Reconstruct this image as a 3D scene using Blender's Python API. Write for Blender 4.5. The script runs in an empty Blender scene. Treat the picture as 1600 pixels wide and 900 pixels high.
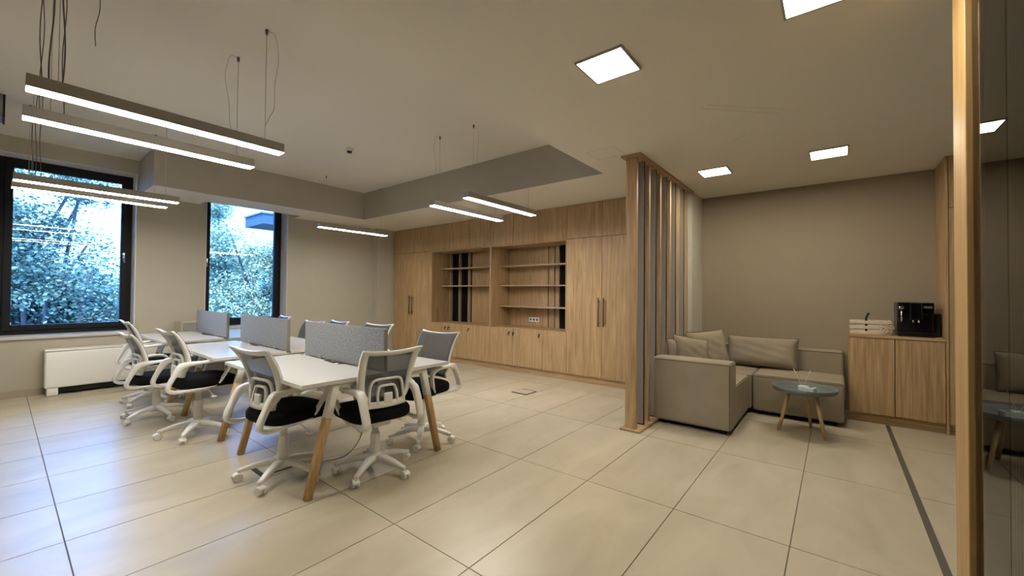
import bpy, bmesh, math, random
from math import sin, cos, pi, radians
from mathutils import Vector, Matrix

scene = bpy.context.scene
COL = scene.collection

# ------------------------------------------------------------------ camera, sky, exposure
F_PX, YAW, PITCH, ROLL, CAM_H = 636.97, 0.67134, 0.01551, 0.00871, 1.3279
fw = Vector((cos(YAW) * cos(PITCH), sin(YAW) * cos(PITCH), sin(PITCH)))
rt = Vector((sin(YAW), -cos(YAW), 0.0))
up = rt.cross(fw)
rt2 = rt * cos(ROLL) + up * sin(ROLL)
up2 = up * cos(ROLL) - rt * sin(ROLL)
cam_data = bpy.data.cameras.new('camera')
cam_data.sensor_width = 36.0
cam_data.lens = F_PX / 1600.0 * 36.0
cam_data.clip_start = 0.05
cam = bpy.data.objects.new('camera', cam_data)
COL.objects.link(cam)
m = Matrix((rt2, up2, -fw)).transposed().to_4x4()
m.translation = (0, 0, CAM_H)
cam.matrix_world = m
scene.camera = cam

world = bpy.data.worlds.new('sky')
scene.world = world
world.use_nodes = True
wn = world.node_tree
bg = wn.nodes['Background']
bg.inputs[0].default_value = (0.12, 0.36, 1.0, 1)
bg.inputs[1].default_value = 12.5

sun_d = bpy.data.lights.new('sun', 'SUN')
sun_d.energy = 8.0
sun_d.angle = 0.01
sun_d.color = (1.0, 0.95, 0.85)
sun = bpy.data.objects.new('sun', sun_d)
COL.objects.link(sun)
sun.rotation_euler = Vector((0.35, 0.55, -0.75)).to_track_quat('-Z', 'Y').to_euler()

PENDANT_EMIT = 48.0
PANEL_EMIT = 48.0
scene.view_settings.view_transform = 'Standard'
scene.view_settings.look = 'None'
scene.view_settings.exposure = 0.52
scene.view_settings.gamma = 1.0
scene.view_settings.use_curve_mapping = False
cy = scene.cycles
cy.use_denoising = True
cy.max_bounces = 10
cy.diffuse_bounces = 5
cy.glossy_bounces = 4
cy.transparent_max_bounces = 16
cy.transmission_bounces = 6
cy.caustics_reflective = False
cy.caustics_refractive = False
cy.sample_clamp_indirect = 6.0

# ------------------------------------------------------------------ materials
MATS = {}

def new_mat(name):
    mt = bpy.data.materials.new(name)
    mt.use_nodes = True
    MATS[name] = mt
    return mt, mt.node_tree, mt.node_tree.nodes['Principled BSDF']

def plain(name, col, rough=0.5, metal=0.0, spec=0.5, bump=0.0, bscale=80.0, vary=0.0, vscale=6.0, coat=0.0):
    mt, nt, b = new_mat(name)
    b.inputs['Base Color'].default_value = (*col, 1)
    b.inputs['Roughness'].default_value = rough
    b.inputs['Metallic'].default_value = metal
    b.inputs['Specular IOR Level'].default_value = spec
    b.inputs['Coat Weight'].default_value = coat
    tc = nt.nodes.new('ShaderNodeTexCoord')
    if vary > 0:
        n = nt.nodes.new('ShaderNodeTexNoise')
        n.inputs['Scale'].default_value = vscale
        n.inputs['Detail'].default_value = 6
        nt.links.new(tc.outputs['Object'], n.inputs['Vector'])
        r = nt.nodes.new('ShaderNodeMapRange')
        r.inputs[1].default_value = 0.3
        r.inputs[2].default_value = 0.7
        r.inputs[3].default_value = 1 - vary
        r.inputs[4].default_value = 1 + vary
        nt.links.new(n.outputs['Fac'], r.inputs[0])
        mx = nt.nodes.new('ShaderNodeMix')
        mx.data_type = 'RGBA'
        mx.blend_type = 'MULTIPLY'
        mx.inputs[0].default_value = 1.0
        mx.inputs[6].default_value = (*col, 1)
        nt.links.new(r.outputs[0], mx.inputs[7])
        nt.links.new(mx.outputs[2], b.inputs['Base Color'])
    if bump > 0:
        n2 = nt.nodes.new('ShaderNodeTexNoise')
        n2.inputs['Scale'].default_value = bscale
        n2.inputs['Detail'].default_value = 4
        nt.links.new(tc.outputs['Object'], n2.inputs['Vector'])
        bp = nt.nodes.new('ShaderNodeBump')
        bp.inputs['Strength'].default_value = bump
        bp.inputs['Distance'].default_value = 0.01
        nt.links.new(n2.outputs['Fac'], bp.inputs['Height'])
        nt.links.new(bp.outputs[0], b.inputs['Normal'])
    return mt

def wood(name, dark, light, axis='z', rough=0.5, fine=1.0):
    """oak veneer: fibres run along one local axis, long cathedral streaks"""
    mt, nt, b = new_mat(name)
    b.inputs['Roughness'].default_value = rough
    b.inputs['Specular IOR Level'].default_value = 0.35
    tc = nt.nodes.new('ShaderNodeTexCoord')
    oi = nt.nodes.new('ShaderNodeObjectInfo')
    off = nt.nodes.new('ShaderNodeVectorMath')
    off.operation = 'ADD'
    sc = nt.nodes.new('ShaderNodeVectorMath')
    sc.operation = 'SCALE'
    comb = nt.nodes.new('ShaderNodeCombineXYZ')
    for i in range(3):
        nt.links.new(oi.outputs['Random'], comb.inputs[i])
    nt.links.new(comb.outputs[0], sc.inputs[0])
    sc.inputs['Scale'].default_value = 7.0
    nt.links.new(tc.outputs['Object'], off.inputs[0])
    nt.links.new(sc.outputs[0], off.inputs[1])
    def layer(across, along, detail, dist):
        mp = nt.nodes.new('ShaderNodeMapping')
        s = {'x': (along, across, across), 'y': (across, along, across), 'z': (across, across, along)}[axis]
        mp.inputs['Scale'].default_value = s
        nt.links.new(off.outputs[0], mp.inputs['Vector'])
        n = nt.nodes.new('ShaderNodeTexNoise')
        n.inputs['Scale'].default_value = 1.0
        n.inputs['Detail'].default_value = detail
        n.inputs['Distortion'].default_value = dist
        nt.links.new(mp.outputs[0], n.inputs['Vector'])
        return n
    a = layer(13 * fine, 0.9, 5, 2.2)
    c = layer(85 * fine, 2.2, 3, 0.2)
    mixf = nt.nodes.new('ShaderNodeMath')
    mixf.operation = 'MULTIPLY_ADD'
    mixf.inputs[1].default_value = 0.5
    nt.links.new(a.outputs['Fac'], mixf.inputs[0])
    mul = nt.nodes.new('ShaderNodeMath')
    mul.operation = 'MULTIPLY'
    mul.inputs[1].default_value = 0.5
    nt.links.new(c.outputs['Fac'], mul.inputs[0])
    nt.links.new(mul.outputs[0], mixf.inputs[2])
    cr = nt.nodes.new('ShaderNodeValToRGB')
    cr.color_ramp.elements[0].position = 0.31
    cr.color_ramp.elements[0].color = (*dark, 1)
    cr.color_ramp.elements[1].position = 0.66
    cr.color_ramp.elements[1].color = (*light, 1)
    nt.links.new(mixf.outputs[0], cr.inputs[0])
    nt.links.new(cr.outputs[0], b.inputs['Base Color'])
    bp = nt.nodes.new('ShaderNodeBump')
    bp.inputs['Strength'].default_value = 0.12
    bp.inputs['Distance'].default_value = 0.004
    nt.links.new(c.outputs['Fac'], bp.inputs['Height'])
    nt.links.new(bp.outputs[0], b.inputs['Normal'])
    return mt

def emitter(name, col, strength):
    mt = bpy.data.materials.new(name)
    mt.use_nodes = True
    nt = mt.node_tree
    nt.nodes.remove(nt.nodes['Principled BSDF'])
    e = nt.nodes.new('ShaderNodeEmission')
    e.inputs[0].default_value = (*col, 1)
    e.inputs[1].default_value = strength
    nt.links.new(e.outputs[0], nt.nodes['Material Output'].inputs[0])
    MATS[name] = mt
    return mt

def glass(name, tint, ior=1.5, rough=0.0):
    """thin pane: clear with Fresnel reflection"""
    mt = bpy.data.materials.new(name)
    mt.use_nodes = True
    nt = mt.node_tree
    nt.nodes.remove(nt.nodes['Principled BSDF'])
    t = nt.nodes.new('ShaderNodeBsdfTransparent')
    t.inputs[0].default_value = (*tint, 1)
    g = nt.nodes.new('ShaderNodeBsdfGlossy')
    g.inputs['Roughness'].default_value = rough
    f = nt.nodes.new('ShaderNodeFresnel')
    f.inputs['IOR'].default_value = ior
    mx = nt.nodes.new('ShaderNodeMixShader')
    nt.links.new(f.outputs[0], mx.inputs[0])
    nt.links.new(t.outputs[0], mx.inputs[1])
    nt.links.new(g.outputs[0], mx.inputs[2])
    nt.links.new(mx.outputs[0], nt.nodes['Material Output'].inputs[0])
    MATS[name] = mt
    return mt

def see_through(name, col, cover):
    """woven net: part opaque, part open"""
    mt, nt, b = new_mat(name)
    b.inputs['Base Color'].default_value = (*col, 1)
    b.inputs['Roughness'].default_value = 0.8
    b.inputs['Alpha'].default_value = cover
    return mt

def floor_material():
    mt, nt, b = new_mat('tile_stone')
    tc = nt.nodes.new('ShaderNodeTexCoord')
    geo = nt.nodes.new('ShaderNodeNewGeometry')
    n1 = nt.nodes.new('ShaderNodeTexNoise')
    n1.inputs['Scale'].default_value = 2.2
    n1.inputs['Detail'].default_value = 8
    n1.inputs['Distortion'].default_value = 0.8
    mp = nt.nodes.new('ShaderNodeMapping')
    mp.inputs['Scale'].default_value = (0.7, 1.6, 1)
    nt.links.new(geo.outputs['Position'], mp.inputs['Vector'])
    nt.links.new(mp.outputs[0], n1.inputs['Vector'])
    oi = nt.nodes.new('ShaderNodeObjectInfo')
    ad = nt.nodes.new('ShaderNodeMath')
    ad.operation = 'MULTIPLY_ADD'
    ad.inputs[1].default_value = 0.12
    nt.links.new(oi.outputs['Random'], ad.inputs[0])
    nt.links.new(n1.outputs['Fac'], ad.inputs[2])
    cr = nt.nodes.new('ShaderNodeValToRGB')
    cr.color_ramp.elements[0].position = 0.3
    cr.color_ramp.elements[0].color = (0.42, 0.368, 0.268, 1)
    cr.color_ramp.elements[1].position = 0.85
    cr.color_ramp.elements[1].color = (0.56, 0.50, 0.378, 1)
    nt.links.new(ad.outputs[0], cr.inputs[0])
    nt.links.new(cr.outputs[0], b.inputs['Base Color'])
    b.inputs['Roughness'].default_value = 0.36
    b.inputs['Specular IOR Level'].default_value = 0.5
    n2 = nt.nodes.new('ShaderNodeTexNoise')
    n2.inputs['Scale'].default_value = 30
    n2.inputs['Detail'].default_value = 5
    nt.links.new(geo.outputs['Position'], n2.inputs['Vector'])
    rr = nt.nodes.new('ShaderNodeMapRange')
    rr.inputs[3].default_value = 0.25
    rr.inputs[4].default_value = 0.37
    nt.links.new(n2.outputs['Fac'], rr.inputs[0])
    nt.links.new(rr.outputs[0], b.inputs['Roughness'])
    return mt

def felt_material():
    mt, nt, b = new_mat('felt')
    tc = nt.nodes.new('ShaderNodeTexCoord')
    n = nt.nodes.new('ShaderNodeTexNoise')
    n.inputs['Scale'].default_value = 75
    n.inputs['Detail'].default_value = 5
    nt.links.new(tc.outputs['Object'], n.inputs['Vector'])
    cr = nt.nodes.new('ShaderNodeValToRGB')
    cr.color_ramp.elements[0].position = 0.38
    cr.color_ramp.elements[0].color = (0.165, 0.172, 0.185, 1)
    cr.color_ramp.elements[1].position = 0.62
    cr.color_ramp.elements[1].color = (0.265, 0.272, 0.285, 1)
    nt.links.new(n.outputs['Fac'], cr.inputs[0])
    nt.links.new(cr.outputs[0], b.inputs['Base Color'])
    b.inputs['Roughness'].default_value = 0.95
    return mt

floor_material()
felt_material()
plain('wall_paint', (0.44, 0.405, 0.325), 0.85, bump=0.04, bscale=220, vary=0.02)
plain('beam_paint', (0.44, 0.405, 0.335), 0.85, bump=0.04, bscale=220)
plain('taupe_paint', (0.33, 0.272, 0.195), 0.8, bump=0.04, bscale=220, vary=0.02)
plain('ceiling_paint', (0.79, 0.76, 0.69), 0.9, bump=0.03, bscale=200)
plain('sill_stone', (0.55, 0.54, 0.53), 0.4)
plain('pier_paint', (0.56, 0.54, 0.46), 0.85)
plain('reveal_paint', (0.75, 0.74, 0.72), 0.6)
plain('grout', (0.17, 0.14, 0.105), 0.9)
plain('skirting', (0.36, 0.31, 0.24), 0.5, vary=0.06)
plain('black_frame', (0.010, 0.010, 0.013), 0.6, spec=0.3)
plain('white_plastic', (0.84, 0.83, 0.79), 0.38)
plain('white_metal', (0.83, 0.82, 0.78), 0.35)
plain('white_top', (0.68, 0.67, 0.645), 0.16)
plain('top_edge', (0.72, 0.70, 0.66), 0.4)
plain('caster_grey', (0.10, 0.10, 0.10), 0.5)
plain('seat_black', (0.006, 0.006, 0.007), 0.95, spec=0.15, bump=0.3, bscale=400)
plain('steel', (0.45, 0.43, 0.40), 0.35, metal=1.0)
plain('chrome', (0.8, 0.8, 0.8), 0.12, metal=1.0)
plain('lamp_body', (0.36, 0.33, 0.285), 0.5)
plain('cord_grey', (0.16, 0.14, 0.13), 0.6)
plain('white_cord', (0.7, 0.68, 0.62), 0.5)
plain('sofa_cloth', (0.325, 0.275, 0.205), 0.95, spec=0.2, bump=0.25, bscale=500, vary=0.08, vscale=3)
plain('sofa_piping', (0.15, 0.125, 0.09), 0.9)
plain('sofa_under', (0.01, 0.009, 0.008), 0.8)
plain('grey_slat', (0.235, 0.212, 0.18), 0.65)
plain('black_slat', (0.008, 0.008, 0.009), 0.9, spec=0.1)
plain('cabinet_gap', (0.03, 0.02, 0.012), 0.9)
plain('bronze', (0.10, 0.055, 0.035), 0.4, metal=0.7)
plain('lock_dark', (0.03, 0.025, 0.022), 0.4, metal=0.5)
plain('tray_grey', (0.125, 0.145, 0.145), 0.45)
plain('mint', (0.62, 0.74, 0.69), 0.5)
plain('reed', (0.62, 0.50, 0.34), 0.7)
plain('machine_black', (0.008, 0.008, 0.009), 0.22)
plain('machine_gloss', (0.004, 0.004, 0.005), 0.08)
plain('crate_wood', (0.62, 0.52, 0.40), 0.7, vary=0.08, vscale=20)
plain('socket_white', (0.8, 0.79, 0.76), 0.35)
plain('socket_hole', (0.08, 0.075, 0.07), 0.6)
plain('box_black', (0.012, 0.010, 0.009), 0.5)
plain('grey_box', (0.27, 0.26, 0.245), 0.5)
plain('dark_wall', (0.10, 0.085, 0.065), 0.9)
plain('track_grey', (0.13, 0.115, 0.10), 0.45, metal=0.3)
plain('seam', (0.56, 0.52, 0.45), 0.9)
plain('bark', (0.05, 0.045, 0.04), 0.9)
plain('leaf_teal', (0.085, 0.12, 0.072), 0.6, vary=0.5, vscale=1.5)
plain('leaf_pale', (0.25, 0.30, 0.18), 0.6, vary=0.4, vscale=1.5)
plain('outside_ground', (0.10, 0.10, 0.09), 0.9)
plain('outside_blue', (0.02, 0.035, 0.05), 0.7)
plain('outside_white', (0.12, 0.12, 0.12), 0.8)
see_through('net_grey', (0.12, 0.125, 0.13), 0.66)
wood('oak_z', (0.29, 0.182, 0.084), (0.555, 0.385, 0.212), 'z')
wood('oak_y', (0.29, 0.182, 0.084), (0.555, 0.385, 0.212), 'y')
wood('oak_x', (0.31, 0.19, 0.095), (0.49, 0.335, 0.195), 'x')
wood('oak_shelf', (0.40, 0.29, 0.19), (0.50, 0.38, 0.27), 'y')
wood('oak_light', (0.46, 0.31, 0.175), (0.60, 0.43, 0.26), 'z')
wood('oak_post', (0.36, 0.22, 0.085), (0.50, 0.325, 0.14), 'z')
wood('oak_leg', (0.40, 0.24, 0.105), (0.58, 0.38, 0.18), 'z', fine=1.5)
glass('pane_glass', (0.93, 0.98, 0.98), 1.5)
glass('partition_glass', (0.62, 0.60, 0.55), 1.75)
emitter('pendant_glow', (1.0, 0.945, 0.85), PENDANT_EMIT)
emitter('panel_glow', (1.0, 0.915, 0.745), PANEL_EMIT)

# ------------------------------------------------------------------ mesh helpers
class MB:
    def __init__(self):
        self.v, self.f, self.mi, self.sm = [], [], [], []

    def add(self, verts, faces, mi=0, smooth=False):
        o = len(self.v)
        self.v += [tuple(p) for p in verts]
        for f in faces:
            self.f.append([i + o for i in f])
            self.mi.append(mi)
            self.sm.append(smooth)
        return self

    def box(self, x0, x1, y0, y1, z0, z1, mi=0):
        v = [(x, y, z) for z in (z0, z1) for y in (y0, y1) for x in (x0, x1)]
        f = [(0, 2, 3, 1), (4, 5, 7, 6), (0, 1, 5, 4), (2, 6, 7, 3), (0, 4, 6, 2), (1, 3, 7, 5)]
        return self.add(v, f, mi)

    def rbox(self, x0, x1, y0, y1, z0, z1, r=0.005, mi=0, n=1):
        """box with rounded edges"""
        c = [((x0 + x1) / 2), ((y0 + y1) / 2), ((z0 + z1) / 2)]
        h = [(x1 - x0) / 2, (y1 - y0) / 2, (z1 - z0) / 2]
        r = min(r, *h)
        sm = soft_surface(h, r, None, [0.0] if n == 1 else None, n)
        return self.add([(c[0] + a, c[1] + b, c[2] + d) for a, b, d in sm[0]], sm[1], mi, True)

    def ring_loft(self, rings, mi=0, cap=True, smooth=True, closed=True):
        n = len(rings[0])
        v = [p for r in rings for p in r]
        f = []
        for i in range(len(rings) - 1):
            for j in range(n if closed else n - 1):
                k = (j + 1) % n
                f.append((i * n + j, i * n + k, (i + 1) * n + k, (i + 1) * n + j))
        self.add(v, f, mi, smooth)
        if cap:
            self.add(rings[0], [tuple(reversed(range(n)))], mi, False)
            self.add(rings[-1], [tuple(range(n))], mi, False)
        return self

    def cyl(self, p0, p1, r0, r1=None, n=16, mi=0, cap=True, smooth=True):
        r1 = r0 if r1 is None else r1
        p0, p1 = Vector(p0), Vector(p1)
        d = (p1 - p0).normalized()
        a = d.orthogonal().normalized()
        b = d.cross(a)
        rings = []
        for p, r in ((p0, r0), (p1, r1)):
            rings.append([p + a * (r * cos(2 * pi * k / n)) + b * (r * sin(2 * pi * k / n)) for k in range(n)])
        return self.ring_loft(rings, mi, cap, smooth)

    def lathe(self, prof, n=32, c=(0, 0, 0), mi=0):
        """profile of (r, z) turned about the z axis"""
        rings = []
        for r, z in prof:
            rings.append([(c[0] + r * cos(2 * pi * k / n), c[1] + r * sin(2 * pi * k / n), c[2] + z) for k in range(n)])
        return self.ring_loft(rings, mi, True, True)

    def sweep(self, pts, prof, side=None, closed=False, mi=0, scale=None, smooth=True):
        """profile of (a, b) carried along pts: a along side, b along the other normal"""
        pts = [Vector(p) for p in pts]
        n = len(pts)
        rings = []
        prev = None
        for i, p in enumerate(pts):
            if closed:
                t = (pts[(i + 1) % n] - pts[i - 1]).normalized()
            else:
                t = (pts[min(i + 1, n - 1)] - pts[max(i - 1, 0)]).normalized()
            if side is not None:
                s = Vector(side)
            else:
                s = prev if prev is not None else t.orthogonal()
            s = (s - t * s.dot(t)).normalized()
            prev = s
            q = t.cross(s)
            k = scale[i] if scale else (1, 1)
            rings.append([p + s * (a * k[0]) + q * (b * k[1]) for a, b in prof])
        if closed:
            rings.append(rings[0])
            return self.ring_loft(rings, mi, False, smooth)
        return self.ring_loft(rings, mi, True, smooth)

    def tube(self, pts, r, n=8, closed=False, mi=0):
        return self.sweep(pts, [(r * cos(2 * pi * k / n), r * sin(2 * pi * k / n)) for k in range(n)], None, closed, mi)

    def mesh(self, name, mats):
        me = bpy.data.meshes.new(name)
        me.from_pydata(self.v, [], self.f)
        for mt in (mats if isinstance(mats, (list, tuple)) else [mats]):
            me.materials.append(MATS[mt])
        me.polygons.foreach_set('material_index', self.mi)
        me.polygons.foreach_set('use_smooth', self.sm)
        bm = bmesh.new()
        bm.from_mesh(me)
        bmesh.ops.remove_doubles(bm, verts=bm.verts, dist=1e-6)
        bmesh.ops.recalc_face_normals(bm, faces=bm.faces)
        bm.to_mesh(me)
        bm.free()
        me.update()
        return me

    def build(self, name, mats, parent=None, loc=(0, 0, 0), rot=(0, 0, 0)):
        return put(name, self.mesh(name, mats), parent, loc, rot)


def put(name, me, parent=None, loc=(0, 0, 0), rot=(0, 0, 0)):
    o = bpy.data.objects.new(name, me)
    COL.objects.link(o)
    o.location = loc
    o.rotation_euler = rot
    if parent is not None:
        o.parent = parent
    return o


def soft_surface(h, r, puff=None, ts=None, n=6):
    """rounded box of half sizes h: returns verts, faces; puff bulges each face"""
    if n == 1:
        def coords(hh):
            i = max(hh - r, 0)
            return [-hh, -i - r * 0.3, -i, i, i + r * 0.3, hh]
    else:
        def coords(hh):
            i = max(hh - r, 0)
            return [-hh, -i - r * 0.6, -i - r * 0.25, -i] + [-i + 2 * i * k / n for k in range(1, n)] + [i, i + r * 0.25, i + r * 0.6, hh]
    cs = [coords(hh) for hh in h]
    verts, faces, idx = [], [], {}
    def vid(p):
        k = tuple(round(c, 6) for c in p)
        if k not in idx:
            q = Vector([max(-(hh - r), min(hh - r, c)) for c, hh in zip(p, h)])
            d = Vector(p) - q
            if d.length > 1e-9:
                d = d.normalized()
            nv = q + d * r
            if puff:
                u = [c / hh for c, hh in zip(p, h)]
                for a in range(3):
                    b, c2 = (a + 1) % 3, (a + 2) % 3
                    if abs(abs(u[a]) - 1) < 1e-6:
                        nv[a] += math.copysign(puff * (1 - u[b] ** 2) * (1 - u[c2] ** 2), u[a])
            idx[k] = len(verts)
            verts.append(tuple(nv))
        return idx[k]
    for a in range(3):
        b, c2 = (a + 1) % 3, (a + 2) % 3
        for s in (-1, 1):
            for i in range(len(cs[b]) - 1):
                for j in range(len(cs[c2]) - 1):
                    q = []
                    for (ii, jj) in ((i, j), (i + 1, j), (i + 1, j + 1), (i, j + 1)):
                        p = [0, 0, 0]
                        p[a] = s * h[a]
                        p[b] = cs[b][ii]
                        p[c2] = cs[c2][jj]
                        q.append(vid(p))
                    q = q if s > 0 else q[::-1]
                    if len(set(q)) >= 3:
                        faces.append(q)
    return verts, faces


def catmull(pts, sub=4, closed=False):
    P = [Vector(p) for p in pts]
    n = len(P)
    out = []
    for i in range(n if closed else n - 1):
        g = (lambda k: P[k % n]) if closed else (lambda k: P[max(0, min(n - 1, k))])
        a, b, c, d = g(i - 1), g(i), g(i + 1), g(i + 2)
        for s in range(sub):
            t = s / sub
            out.append(0.5 * ((2 * b) + (c - a) * t + (2 * a - 5 * b + 4 * c - d) * t * t + (3 * b - a - 3 * c + d) * t ** 3))
    if not closed:
        out.append(P[-1])
    return out


def rect_prof(w, t, r=0.004):
    """rounded rectangle as profile points"""
    a, b = w / 2, t / 2
    r = min(r, a * 0.9, b * 0.9)
    pts = []
    for cx, cz, st in ((a - r, b - r, 0), (-a + r, b - r, 90), (-a + r, -b + r, 180), (a - r, -b + r, 270)):
        for k in (0, 45, 90):
            an = radians(st + k)
            pts.append((cx + r * cos(an), cz + r * sin(an)))
    return pts


def tag(o, label=None, cat=None, group=None, kind=None):
    if label:
        o['label'] = label
    if cat:
        o['category'] = cat
    if group:
        o['group'] = group
    if kind:
        o['kind'] = kind
    return o


def thing(name, label, cat, loc=(0, 0, 0), rz=0.0, group=None):
    o = bpy.data.objects.new(name, None)
    COL.objects.link(o)
    o.empty_display_size = 0.1
    o.location = loc
    o.rotation_euler = (0, 0, rz)
    return tag(o, label, cat, group)


def struct(o, label=None):
    return tag(o, label, kind='structure')

# ------------------------------------------------------------------ room measures (metres)
Z_SOFFIT, Z_CEIL = 2.72, 3.22
Y_WIN = 7.93          # inner face of the window wall
X_CAB = 5.50          # face of the oak cabinet doors
X_LOUNGE = 6.26       # lounge back wall
X_WEST, Y_SOUTH, X_EAST = -2.5, -2.2, 6.45
Y_GLASS = -0.42       # glass partition

# ------------------------------------------------------------------ floor with tiles
floor = struct(MB().box(X_WEST, X_EAST, Y_SOUTH, 8.3, -0.12, -0.004).build('floor', 'grout'),
               'beige large format tiled floor')
TX0, TY0, TW, TH, GAP = 1.4401, 1.3958, 1.2, 0.6, 0.006
tile_cache = {}
for i in range(-5, 6):
    for j in range(-7, 13):
        x0, x1 = TX0 + i * TW, TX0 + (i + 1) * TW
        y0, y1 = TY0 + j * TH, TY0 + (j + 1) * TH
        x0, x1 = max(x0, X_WEST), min(x1, X_EAST)
        y0, y1 = max(y0, Y_SOUTH), min(y1, Y_WIN)
        if x1 - x0 < 0.02 or y1 - y0 < 0.02:
            continue
        key = (round(x1 - x0, 3), round(y1 - y0, 3))
        if key not in tile_cache:
            hx, hy = key[0] / 2 - GAP / 2, key[1] / 2 - GAP / 2
            tile_cache[key] = MB().box(-hx, hx, -hy, hy, -0.009, 0).mesh('tile', 'tile_stone')
        put('tile', tile_cache[key], floor, ((x0 + x1) / 2, (y0 + y1) / 2, 0))

# ------------------------------------------------------------------ ceiling: high slab and lower soffits
struct(MB().box(X_WEST, X_EAST, Y_SOUTH, 8.3, Z_CEIL, 3.34).build('ceiling', 'ceiling_paint'),
       'pale raised ceiling over the desks')

def soffit(name, boxes, label):
    mb = MB()
    for (x0, x1, y0, y1) in boxes:
        mb.box(x0, x1, y0, y1, Z_SOFFIT, Z_CEIL + 0.02)
    # vertical faces carry the wall paint, level ones the ceiling paint
    for k, f in enumerate(mb.f):
        zs = [mb.v[i][2] for i in f]
        mb.mi[k] = 0 if max(zs) - min(zs) < 1e-6 else 1
    return struct(mb.build(name, ['ceiling_paint', 'beam_paint']), label)

soffit('ceiling_soffit', [(4.28, X_EAST, 2.08, 8.0), (X_WEST, X_EAST, Y_SOUTH, 2.08)],
       'lowered ceiling over lounge and cabinets')
soffit('ceiling_beam', [(1.24, 4.28, 7.0, 7.64), (1.24, 1.97, 7.64, 7.94), (3.40, 4.28, 7.64, 7.94)],
       'boxed beam under the ceiling before the narrow window')

# ------------------------------------------------------------------ walls
W1 = (-0.03, 1.225, 0.74, 3.02)
W2 = (2.06, 3.305, 0.74, 3.02)
wb = MB()
YW0, YW1 = Y_WIN, 8.30
for (x0, x1) in ((X_WEST, W1[0]), (W1[1], W2[0]), (W2[1], X_EAST)):
    wb.box(x0, x1, YW0, YW1, 0, Z_CEIL)
for w in (W1, W2):
    wb.box(w[0], w[1], YW0, YW1, 0, w[2])
    wb.box(w[0], w[1], YW0, YW1, w[3], Z_CEIL)
struct(wb.build('wall_window', 'wall_paint'), 'beige wall with two tall black framed windows')
# white lined reveals
for k, w in enumerate((W1, W2)):
    rv = MB()
    t = 0.006
    rv.box(w[1] - t, w[1] + 0.001, YW0 - 0.001, 8.20, w[2] + .02, w[3])
    rv.box(w[0] - 0.001, w[0] + t, YW0 - 0.001, 8.20, w[2] + .02, w[3])
    rv.box(w[0], w[1], YW0 - 0.001, 8.20, w[3] - t, w[3] + 0.001)
    struct(rv.build('trim_%d' % (k + 1), 'reveal_paint'), 'white window reveal lining')

struct(MB().box(X_LOUNGE, X_EAST, Y_SOUTH, 2.0, 0, Z_SOFFIT).build('wall_lounge', 'taupe_paint'),
       'brown taupe wall behind the corner sofa')
struct(MB().box(6.10, X_EAST, 2.0, Y_WIN, 0, Z_SOFFIT).build('wall_cabinet', 'wall_paint'),
       'wall behind the oak cabinets')
struct(MB().box(5.74, X_LOUNGE + 0.02, 1.50, 2.06, 0, Z_SOFFIT).build('wall_pier', 'pier_paint'),
       'beige pier at the end of the slat divider')
struct(MB().box(5.08, 6.12, 7.76, Y_WIN + 0.01, 0, Z_SOFFIT).build('wall_corner', 'wall_paint'),
       'shallow beige column beside the oak cabinets')
struct(MB().box(X_WEST - 0.15, X_WEST, Y_SOUTH, 8.3, 0, 3.34).build('wall_left', 'wall_paint'), 'plain beige side wall')
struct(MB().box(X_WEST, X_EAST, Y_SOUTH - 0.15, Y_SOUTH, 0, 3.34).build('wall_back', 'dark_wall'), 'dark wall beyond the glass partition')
struct(MB().box(X_WEST, 5.08, Y_WIN - 0.014, Y_WIN, 0, 0.085).build('baseboard_window', 'skirting'), 'stone baseboard under the windows')

# ------------------------------------------------------------------ windows
def window(idx, w, label, handle_side):
    root = thing('window_%d' % idx, None, None)
    struct(root, label)
    x0, x1, z0, z1 = w
    yf0, yf1 = 8.19, 8.27
    def bars(name, ax0, ax1, az0, az1, wd, y0, y1, mat):
        for nm, b in (('left', (ax0, ax0 + wd, az0, az1)), ('right', (ax1 - wd, ax1, az0, az1)),
                      ('bottom', (ax0 + wd, ax1 - wd, az0, az0 + wd)), ('top', (ax0 + wd, ax1 - wd, az1 - wd, az1))):
            MB().rbox(b[0], b[1], y0, y1, b[2], b[3], 0.004).build(name, mat, root)
    bars('frame', x0, x1, z0 + 0.015, z1, 0.075, yf0 + 0.02, yf1, 'black_frame')
    bars('sash', x0 + 0.055, x1 - 0.055, z0 + 0.07, z1 - 0.055, 0.07, yf0, yf1 - 0.01, 'black_frame')
    MB().box(x0 + 0.10, x1 - 0.10, 8.232, 8.238, z0 + 0.11, z1 - 0.10).build('pane', 'pane_glass', root)
    hx = x1 - 0.092 if handle_side > 0 else x0 + 0.075
    h = MB().rbox(hx - 0.014, hx + 0.014, yf0 - 0.012, yf0, 1.80, 1.88, 0.005)
    h.rbox(hx - 0.009, hx + 0.009, yf0 - 0.05, yf0 - 0.008, 1.86, 1.88, 0.005)
    h.rbox(hx - 0.009, hx + 0.009, yf0 - 0.055, yf0 - 0.038, 1.74, 1.885, 0.006)
    h.build('handle', 'chrome', root)
    sl = MB().rbox(x0 - 0.03, x1 + 0.03, 7.902, 8.0, z0 - 0.028, z0 + 0.012, 0.004)
    sl.box(x0, x1, 8.0, 8.24, z0 - 0.02, z0 + 0.012)
    sl.build('sill', 'sill_stone', root)
    return root

window(1, W1, 'large black framed window at the left with lamps before it', 1)
window(2, W2, 'narrow black framed window behind the felt desk screens', -1)

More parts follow.
